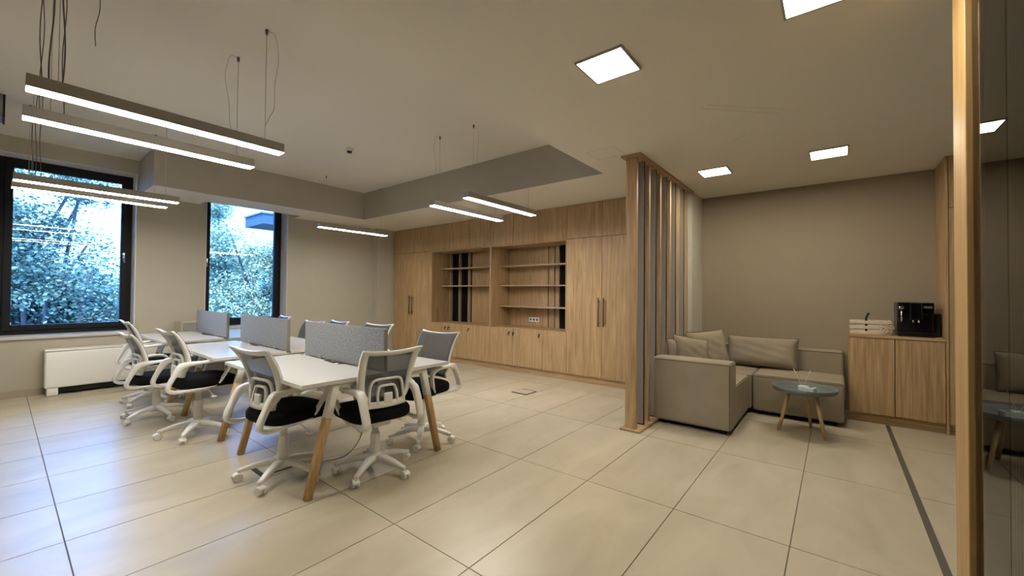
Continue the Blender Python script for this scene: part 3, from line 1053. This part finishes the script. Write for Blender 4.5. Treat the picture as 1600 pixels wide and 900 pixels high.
# ------------------------------------------------------------------ floor boxes and cables
def floor_box(x, y, label, rz=0.0):
    r = thing('floor_box', label, 'floor box', (x, y, 0), rz)
    f = MB()
    o, i_ = 0.125, 0.108
    for b in ((-o, -i_ + .015, -o, o), (i_, o, -o, o), (-i_, i_, -o, -i_), (-i_, i_, i_ + .012, o)):
        f.box(b[0], b[1], b[2], b[3], 0, 0.004)
    f.build('frame', 'box_black', r)
    MB().box(-i_ + .015, i_, -i_, i_ + .012, 0, 0.0035).build('lid', 'tile_stone', r)
floor_box(4.475, 3.33, 'flush square floor box with black frame before the cabinets')
floor_box(1.32, 3.36, 'flush square floor box under the nearest desk')
cb = MB().tube(catmull([(1.80, 2.98, 0.60), (1.83, 2.95, 0.40), (1.82, 2.98, 0.18), (1.74, 3.05, 0.04), (1.62, 3.15, 0.008), (1.50, 3.30, 0.006), (1.36, 3.45, 0.006), (1.24, 3.48, 0.006), (1.24, 3.38, 0.006)], 6), 0.005)
tag(cb.build('power_cable', 'white_cord'), 'white cable looping from the nearest desk down to the floor', 'cable')
cb = MB().tube(catmull([(1.80, 4.75, 0.60), (1.78, 4.8, 0.25), (1.7, 4.9, 0.03), (1.55, 4.95, 0.006), (1.4, 5.1, 0.006), (1.3, 5.0, 0.006), (1.42, 4.85, 0.006)], 6), 0.005)
tag(cb.build('power_cable', 'white_cord'), 'white cable curled on the floor under the middle desk', 'cable')

# ------------------------------------------------------------------ sofa
def soft(name, mat, parent, c, size, r=0.03, puff=0.008, rot=(0, 0, 0), n=6):
    h = [s / 2 for s in size]
    v, f = soft_surface(h, r, puff, None, n)
    o = MB().add(v, f, 0, True).build(name, mat, parent, c, rot)
    return o

def piping_rect(parent_obj, hx, hy, z, r=0.007):
    """seam running round the top edge of a cushion (child of that cushion)"""
    c = 0.03
    pts = []
    for sx, sy, st in ((1, 1, 0), (-1, 1, 90), (-1, -1, 180), (1, -1, 270)):
        for k in (0, 45, 90):
            a = radians(st + k)
            pts.append((sx * (hx - c) + c * cos(a), sy * (hy - c) + c * sin(a), z))
    MB().tube(pts, r, 6, True).build('piping', 'sofa_piping', parent_obj)

def piping_face(parent_obj, axis, h, r=0.005):
    """seam outlining the front face on the negative side of an axis"""
    a, b = [k for k in range(3) if k != axis]
    ca, pts = 0.03, []
    for sa, sb, st in ((1, 1, 0), (-1, 1, 90), (-1, -1, 180), (1, -1, 270)):
        for k in (0, 45, 90):
            an = radians(st + k)
            p = [0, 0, 0]
            p[axis] = -h[axis] + 0.012
            p[a] = sa * (h[a] - 0.004 - ca) + ca * cos(an)
            p[b] = sb * (h[b] - 0.004 - ca) + ca * sin(an)
            pts.append(tuple(p))
    MB().tube(pts, r, 6, True).build('piping', 'sofa_piping', parent_obj)

def block(parent, name, x0, x1, y0, y1, z0, z1, r=0.028, puff=0.008, pipe=True, faces=()):
    o = soft(name, 'sofa_cloth', parent, ((x0 + x1) / 2, (y0 + y1) / 2, (z0 + z1) / 2), (x1 - x0, y1 - y0, z1 - z0), r, puff)
    if pipe:
        piping_rect(o, (x1 - x0) / 2 - 0.003, (y1 - y0) / 2 - 0.003, (z1 - z0) / 2 - r * 0.6, 0.006)
    for ax in faces:
        piping_face(o, ax, ((x1 - x0) / 2, (y1 - y0) / 2, (z1 - z0) / 2))
    return o

r = thing('sofa_module', 'taupe sofa module with broad arm against the slat divider', 'sofa', (0, 0, 0), group='corner sofa modules')
block(r, 'armrest', 4.30, 4.56, 0.775, 1.52, 0.045, 0.685, faces=(1,))
block(r, 'seat', 4.56, 5.325, 0.775, 1.52, 0.045, 0.435, faces=(1,))
for x in (4.36, 5.2):
    for y in (0.86, 1.44):
        MB().box(x, x + 0.06, y - 0.03, y + 0.03, 0.019 if y > 1.4 else 0, 0.06).build('foot', 'sofa_under', r)
MB().box(4.36, 5.28, 0.83, 1.46, 0.03, 0.05).build('underside', 'sofa_under', r)
r = thing('sofa_module', 'taupe armless sofa module along the brown lounge wall', 'sofa', (0, 0, 0), group='corner sofa modules')
block(r, 'seat', 5.335, 6.02, -0.07, 0.745, 0.045, 0.445, faces=(0,))
block(r, 'corner_seat', 5.335, 6.02, 0.752, 1.485, 0.045, 0.442)
block(r, 'backrest', 6.02, 6.25, -0.07, 1.485, 0.045, 0.70)
for x in (5.42, 6.12):
    for y in (0.02, 0.72, 1.38):
        MB().box(x, x + 0.06, y - 0.03, y + 0.03, 0, 0.06).build('foot', 'sofa_under', r)
MB().box(5.40, 6.2, -0.0, 1.43, 0.03, 0.05).build('underside', 'sofa_under', r)

def pillow(w, h, t, loc, rot, label):
    """stuffed cushion standing on its long edge; thin at the seam, full in the middle"""
    r = thing('cushion', label, 'cushion', loc, 0, 'loose sofa cushions')
    r.rotation_euler = rot
    n = 20
    V, Fc = [], []
    rng = random.Random(int(w * 1000 + h * 77 + loc[1] * 991))
    ph = rng.random() * 6
    def P(i, j, s):
        u, v = -1 + 2 * i / n, -1 + 2 * j / n
        e = (1 - u ** 4) * (1 - v ** 4)
        d = t / 2 * max(e, 0) ** 0.55
        wr = (0.006 * sin(9 * u + 4 * v + ph) + 0.004 * sin(13 * v - 7 * u + 2 * ph)) * (1 - u * u) * (1 - v * v)
        k = 1 - 0.045 * (1 - v * v) * abs(u) ** 3
        k2 = 1 - 0.05 * (1 - u * u) * abs(v) ** 3
        return (s * (d + wr + 0.002), u * w / 2 * k, v * h / 2 * k2)
    for s in (-1, 1):
        o = len(V)
        for j in range(n + 1):
            for i in range(n + 1):
                V.append(P(i, j, s))
        for j in range(n):
            for i in range(n):
                a = o + j * (n + 1) + i
                Fc.append((a, a + 1, a + n + 2, a + n + 1))
    per = [(i, 0) for i in range(n)] + [(n, j) for j in range(n)] + [(n - i, n) for i in range(n)] + [(0, n - j) for j in range(n)]
    m1 = (n + 1) * (n + 1)
    for k in range(len(per)):
        (i, j), (i2, j2) = per[k], per[(k + 1) % len(per)]
        a, b = j * (n + 1) + i, j2 * (n + 1) + i2
        Fc.append((a, b, m1 + b, m1 + a))
    MB().add(V, Fc, 0, True).build('cover', 'sofa_cloth', r)
    edge = [((V[j * (n + 1) + i][0] + V[m1 + j * (n + 1) + i][0]) / 2, V[j * (n + 1) + i][1] * 1.01, V[j * (n + 1) + i][2] * 1.015) for i, j in per]
    MB().tube(edge, 0.006, 6, True).build('piping', 'sofa_piping', r)

pillow(0.76, 0.37, 0.20, (5.915, 0.73, 0.64), (0, radians(14), 0), 'long taupe cushion leaning on the lounge wall backrest')
pillow(0.43, 0.42, 0.18, (4.86, 1.285, 0.655), (radians(10), radians(14), radians(50)), 'paler square taupe cushion near the broad sofa arm')
pillow(0.47, 0.46, 0.20, (5.42, 1.23, 0.67), (radians(-6), radians(12), radians(40)), 'square taupe cushion in the sofa corner')
pillow(0.72, 0.41, 0.13, (4.95, 1.447, 0.64), (0, radians(4), radians(90)), 'long taupe cushion standing against the slats behind the paler one')

# ------------------------------------------------------------------ round coffee table with diffuser
CT = (4.92, 0.245)
r = thing('coffee_table', 'round grey tray table on three wooden legs before the sofa', 'table', (CT[0], CT[1], 0))
ZT = 0.418
MB().lathe([(0.0, ZT - 0.012), (0.247, ZT - 0.012), (0.259, ZT - 0.004), (0.268, ZT + 0.034), (0.260, ZT + 0.035), (0.249, ZT + 0.002), (0.0, ZT)], 56).build('tray', 'tray_grey', r)
for (bx, by) in ((4.85, 0.452), (5.155, 0.205), (4.79, 0.08)):
    d = Vector((bx - CT[0], by - CT[1], 0))
    tp = d * 0.55
    MB().cyl((d.x, d.y, 0.0), (tp.x, tp.y, ZT - 0.010), 0.0125, 0.02, 16).build('leg', 'oak_light', r)
r = thing('reed_diffuser', 'small pale mint reed diffuser standing on the grey tray table', 'diffuser', (CT[0] - 0.06, CT[1] - 0.02, ZT + 0.001), radians(-20))
hd = MB().rbox(-0.036, 0.036, -0.014, 0.06, 0, 0.048, 0.006)
hd.build('bottle', 'mint', r)
hd = MB().rbox(-0.062, 0.012, -0.085, -0.012, 0, 0.050, 0.005)
hd.build('holder', 'mint', r)
MB().box(-0.05, 0.0, -0.068, -0.028, 0.0502, 0.0512).build('opening', 'box_black', r)
for (tx, ty) in ((0.02, 0.15), (-0.03, 0.11), (0.0, -0.11), (0.015, -0.095)):
    MB().cyl((0.0, 0.03, 0.02), (tx, 0.03 + ty * 0.6, 0.20), 0.003, n=6).build('reed', 'reed', r)

# ------------------------------------------------------------------ coffee machine and crate on the counter
r = thing('coffee_machine', 'black bean to cup coffee machine on the oak counter', 'coffee machine', (5.83, -0.64, 0.928))
MB().rbox(0.05, 0.38, -0.135, 0.135, 0.0, 0.35, 0.012).build('body', 'machine_black', r)
MB().rbox(-0.01, 0.06, -0.135, 0.135, 0.0, 0.05, 0.008).build('drip_tray', 'machine_black', r)
MB().rbox(0.02, 0.06, -0.135, 0.135, 0.22, 0.352, 0.01).build('control_panel', 'machine_gloss', r)
sp = MB().rbox(-0.015, 0.06, -0.045, 0.045, 0.17, 0.35, 0.012)
spo = sp.build('spout_block', 'machine_gloss', r)
for s in (-1, 1):
    MB().box(-0.017, -0.012, s * 0.045 - 0.003, s * 0.045 + 0.003, 0.175, 0.35).build('chrome_strip', 'chrome', spo)
    MB().cyl((0.0, s * 0.02, 0.145), (0.0, s * 0.02, 0.172), 0.009, n=12).build('nozzle', 'chrome', spo)
st = MB().cyl((0.012, 0.105, 0.15), (0.012, 0.105, 0.27), 0.008, n=12)
st.rbox(-0.005, 0.03, 0.085, 0.128, 0.28, 0.31, 0.008)
st.build('steam_wand', 'chrome', r)
kb = MB().rbox(0.012, 0.022, -0.122, -0.055, 0.292, 0.315, 0.005)
kb.build('display', 'steel', r)
MB().rbox(0.10, 0.36, -0.195, -0.136, 0.0, 0.24, 0.01).build('water_tank', 'machine_black', r)
r = thing('wooden_crate', 'pale slatted wooden crate on the oak counter', 'crate', (5.84, -0.29, 0.928))
for z in (0.004, 0.060, 0.116):
    MB().rbox(-0.01, 0.0, -0.17, 0.17, z, z + 0.032, 0.002).build('slat', 'crate_wood', r)
    MB().rbox(0.26, 0.27, -0.17, 0.17, z, z + 0.032, 0.002).build('slat', 'crate_wood', r)
for s in (-1, 1):
    for z in (0.004, 0.060, 0.116):
        MB().rbox(0.0, 0.26, s * 0.165 - 0.005, s * 0.165 + 0.005, z, z + 0.032, 0.002).build('slat', 'crate_wood', r)
    for x in (0.004, 0.238):
        MB().box(x, x + 0.018, s * 0.15 - 0.009, s * 0.15 + 0.009, 0, 0.149).build('corner_post', 'crate_wood', r)
MB().box(0.0, 0.26, -0.16, 0.16, 0.0, 0.006).build('base_board', 'crate_wood', r)
bow = MB()
brng = random.Random(2)
for k in range(7):
    a = k / 7 * 2 * pi
    pts = [(-0.015, -0.13, 0.09), (-0.028, -0.13 + 0.035 * cos(a), 0.085 + 0.04 * sin(a)), (-0.022, -0.13 + 0.055 * cos(a + .5), 0.08 + 0.055 * sin(a + .5)), (-0.014, -0.13 + 0.02 * cos(a + .9), 0.08 + 0.03 * sin(a + .9))]
    bow.tube(catmull(pts, 4), 0.006, 6)
bow.build('cord_bow', 'crate_wood', r)
r = thing('black_holder', 'small black bent holder sticking up from the wooden crate', 'holder', (5.93, -0.26, 0.936))
hp = MB().sweep([(0, 0, 0.0), (0, 0, 0.14), (0, 0.0, 0.165), (0, -0.012, 0.20), (0, -0.022, 0.225)], rect_prof(0.012, 0.02, 0.003), (1, 0, 0))
hp.build('stem', 'box_black', r)
MB().rbox(-0.03, 0.03, -0.04, 0.04, 0.0, 0.006, 0.002).build('base', 'box_black', r)

# ------------------------------------------------------------------ outside: ground, trees, neighbouring roof edge
struct(MB().box(-60, 60, 8.6, 120, -4.2, -4.0).build('ground', 'outside_ground'), 'pale ground outside')

def tree(x, y, base_z, clumps, leaf_mat, seed, label, nleaf, size):
    rng = random.Random(seed)
    r = thing('tree', label, 'tree', (x, y, base_z))
    H = max(c[2] for c in clumps)
    tr = MB()
    trunk = catmull([(0, 0, 0), (0.1, 0.05, H * 0.25), (-0.08, 0, H * 0.5), (0.05, 0, H * 0.75)], 4)
    n = len(trunk)
    tr.sweep(trunk, [(cos(2 * pi * k / 8), sin(2 * pi * k / 8)) for k in range(8)], None, scale=[(0.22 * (1 - 0.75 * i / n),) * 2 for i in range(n)])
    for (cx_, cy_, cz_, rx) in clumps:
        t = rng.uniform(0.25, 0.7)
        p0 = trunk[min(n - 1, int(t * n))]
        p1 = Vector((cx_, cy_, cz_))
        mid = (p0 + p1) / 2 + Vector((rng.uniform(-.3, .3), rng.uniform(-.3, .3), rng.uniform(-.1, .4)))
        br = catmull([p0, mid, p1], 4)
        tr.sweep(br, [(cos(2 * pi * k / 6), sin(2 * pi * k / 6)) for k in range(6)], None, scale=[(0.07 * (1 - 0.75 * i / len(br)),) * 2 for i in range(len(br))])
    tr.build('trunk', 'bark', r)
    V, Fc = [], []
    tot = sum(c[3] ** 2 for c in clumps)
    for (cx_, cy_, cz_, rx) in clumps:
        k_n = int(nleaf * rx ** 2 / tot)
        # sprays of leaves inside each clump
        for _ in range(max(1, k_n // 14)):
            while True:
                d = Vector((rng.uniform(-1, 1), rng.uniform(-1, 1), rng.uniform(-1, 1)))
                if 0.15 < d.length < 1:
                    break
            sc_ = Vector((cx_ + d.x * rx, cy_ + d.y * rx, cz_ + d.z * rx * 0.75))
            for _k in range(14):
                p = sc_ + Vector((rng.gauss(0, .13), rng.gauss(0, .13), rng.gauss(0, .08)))
                a = Vector((rng.uniform(-1, 1), rng.uniform(-1, 1), rng.uniform(-.7, .5))).normalized()
                b = a.cross(Vector((rng.uniform(-1, 1), rng.uniform(-1, 1), rng.uniform(-1, 1)))).normalized()
                s = size * rng.uniform(0.7, 1.3)
                o = len(V)
                V += [tuple(p), tuple(p + a * s * .5 + b * s * .28), tuple(p + a * s), tuple(p + a * s * .5 - b * s * .28)]
                Fc.append((o, o + 1, o + 2, o + 3))
    me = bpy.data.meshes.new('foliage')
    me.from_pydata(V, [], Fc)
    me.materials.append(MATS[leaf_mat])
    tag(put('foliage', me, r), kind='stuff')
    return r

def clump_set(seed, n, x0, x1, z0, z1, rad, keep=None, hy=1.5):
    rng = random.Random(seed)
    out = []
    while len(out) < n:
        c = (rng.uniform(x0, x1), rng.uniform(-hy, hy), rng.uniform(z0, z1), rng.uniform(*rad))
        if keep is None or keep(c):
            out.append(c)
    return out

tree(0.3, 14.5, -4.0, clump_set(1, 95, -1.6, 1.75, 3.2, 8.9, (0.45, 0.8), lambda c: c[2] < 5.9 or (c[2] < 8.1 and c[0] < 1.1) or c[0] < -0.2), 'leaf_teal', 11, 'dense dark tree outside the large window', 56000, 0.085)
tree(2.0, 19.5, -4.0, clump_set(8, 16, -1.5, 1.2, 2.0, 5.9, (0.5, 0.85)), 'leaf_pale', 19, 'paler tree behind, low at the right of the large window', 20000, 0.09)
tree(6.6, 18.0, -4.0, clump_set(4, 60, -2.4, 1.4, 3.7, 7.5, (0.5, 0.85), lambda c: c[2] < 7.0 + 0.25 * abs(c[0])), 'leaf_pale', 12, 'pale green tree outside the narrow window', 60000, 0.09)
tree(5.9, 22.0, -4.0, clump_set(6, 14, -0.55, 0.6, 6.0, 9.6, (0.4, 0.65), None, 0.8), 'leaf_pale', 13, 'slim tree top rising at the left of the narrow window', 16000, 0.09)
r = thing('neighbour_roof', 'blue grey roof edge at the upper right of the narrow window', 'building', (5.9, 14.0, 0))
MB().box(-0.80, 1.6, 0, 1.5, 3.48, 3.80).build('fascia', 'outside_blue', r)
MB().box(-0.85, 1.6, -0.05, 1.5, 3.80, 3.85).build('roof_sheet', 'outside_white', r)
MB().box(0.6, 1.6, 0.3, 1.5, -4.0, 3.48).build('wall', 'outside_white', r)
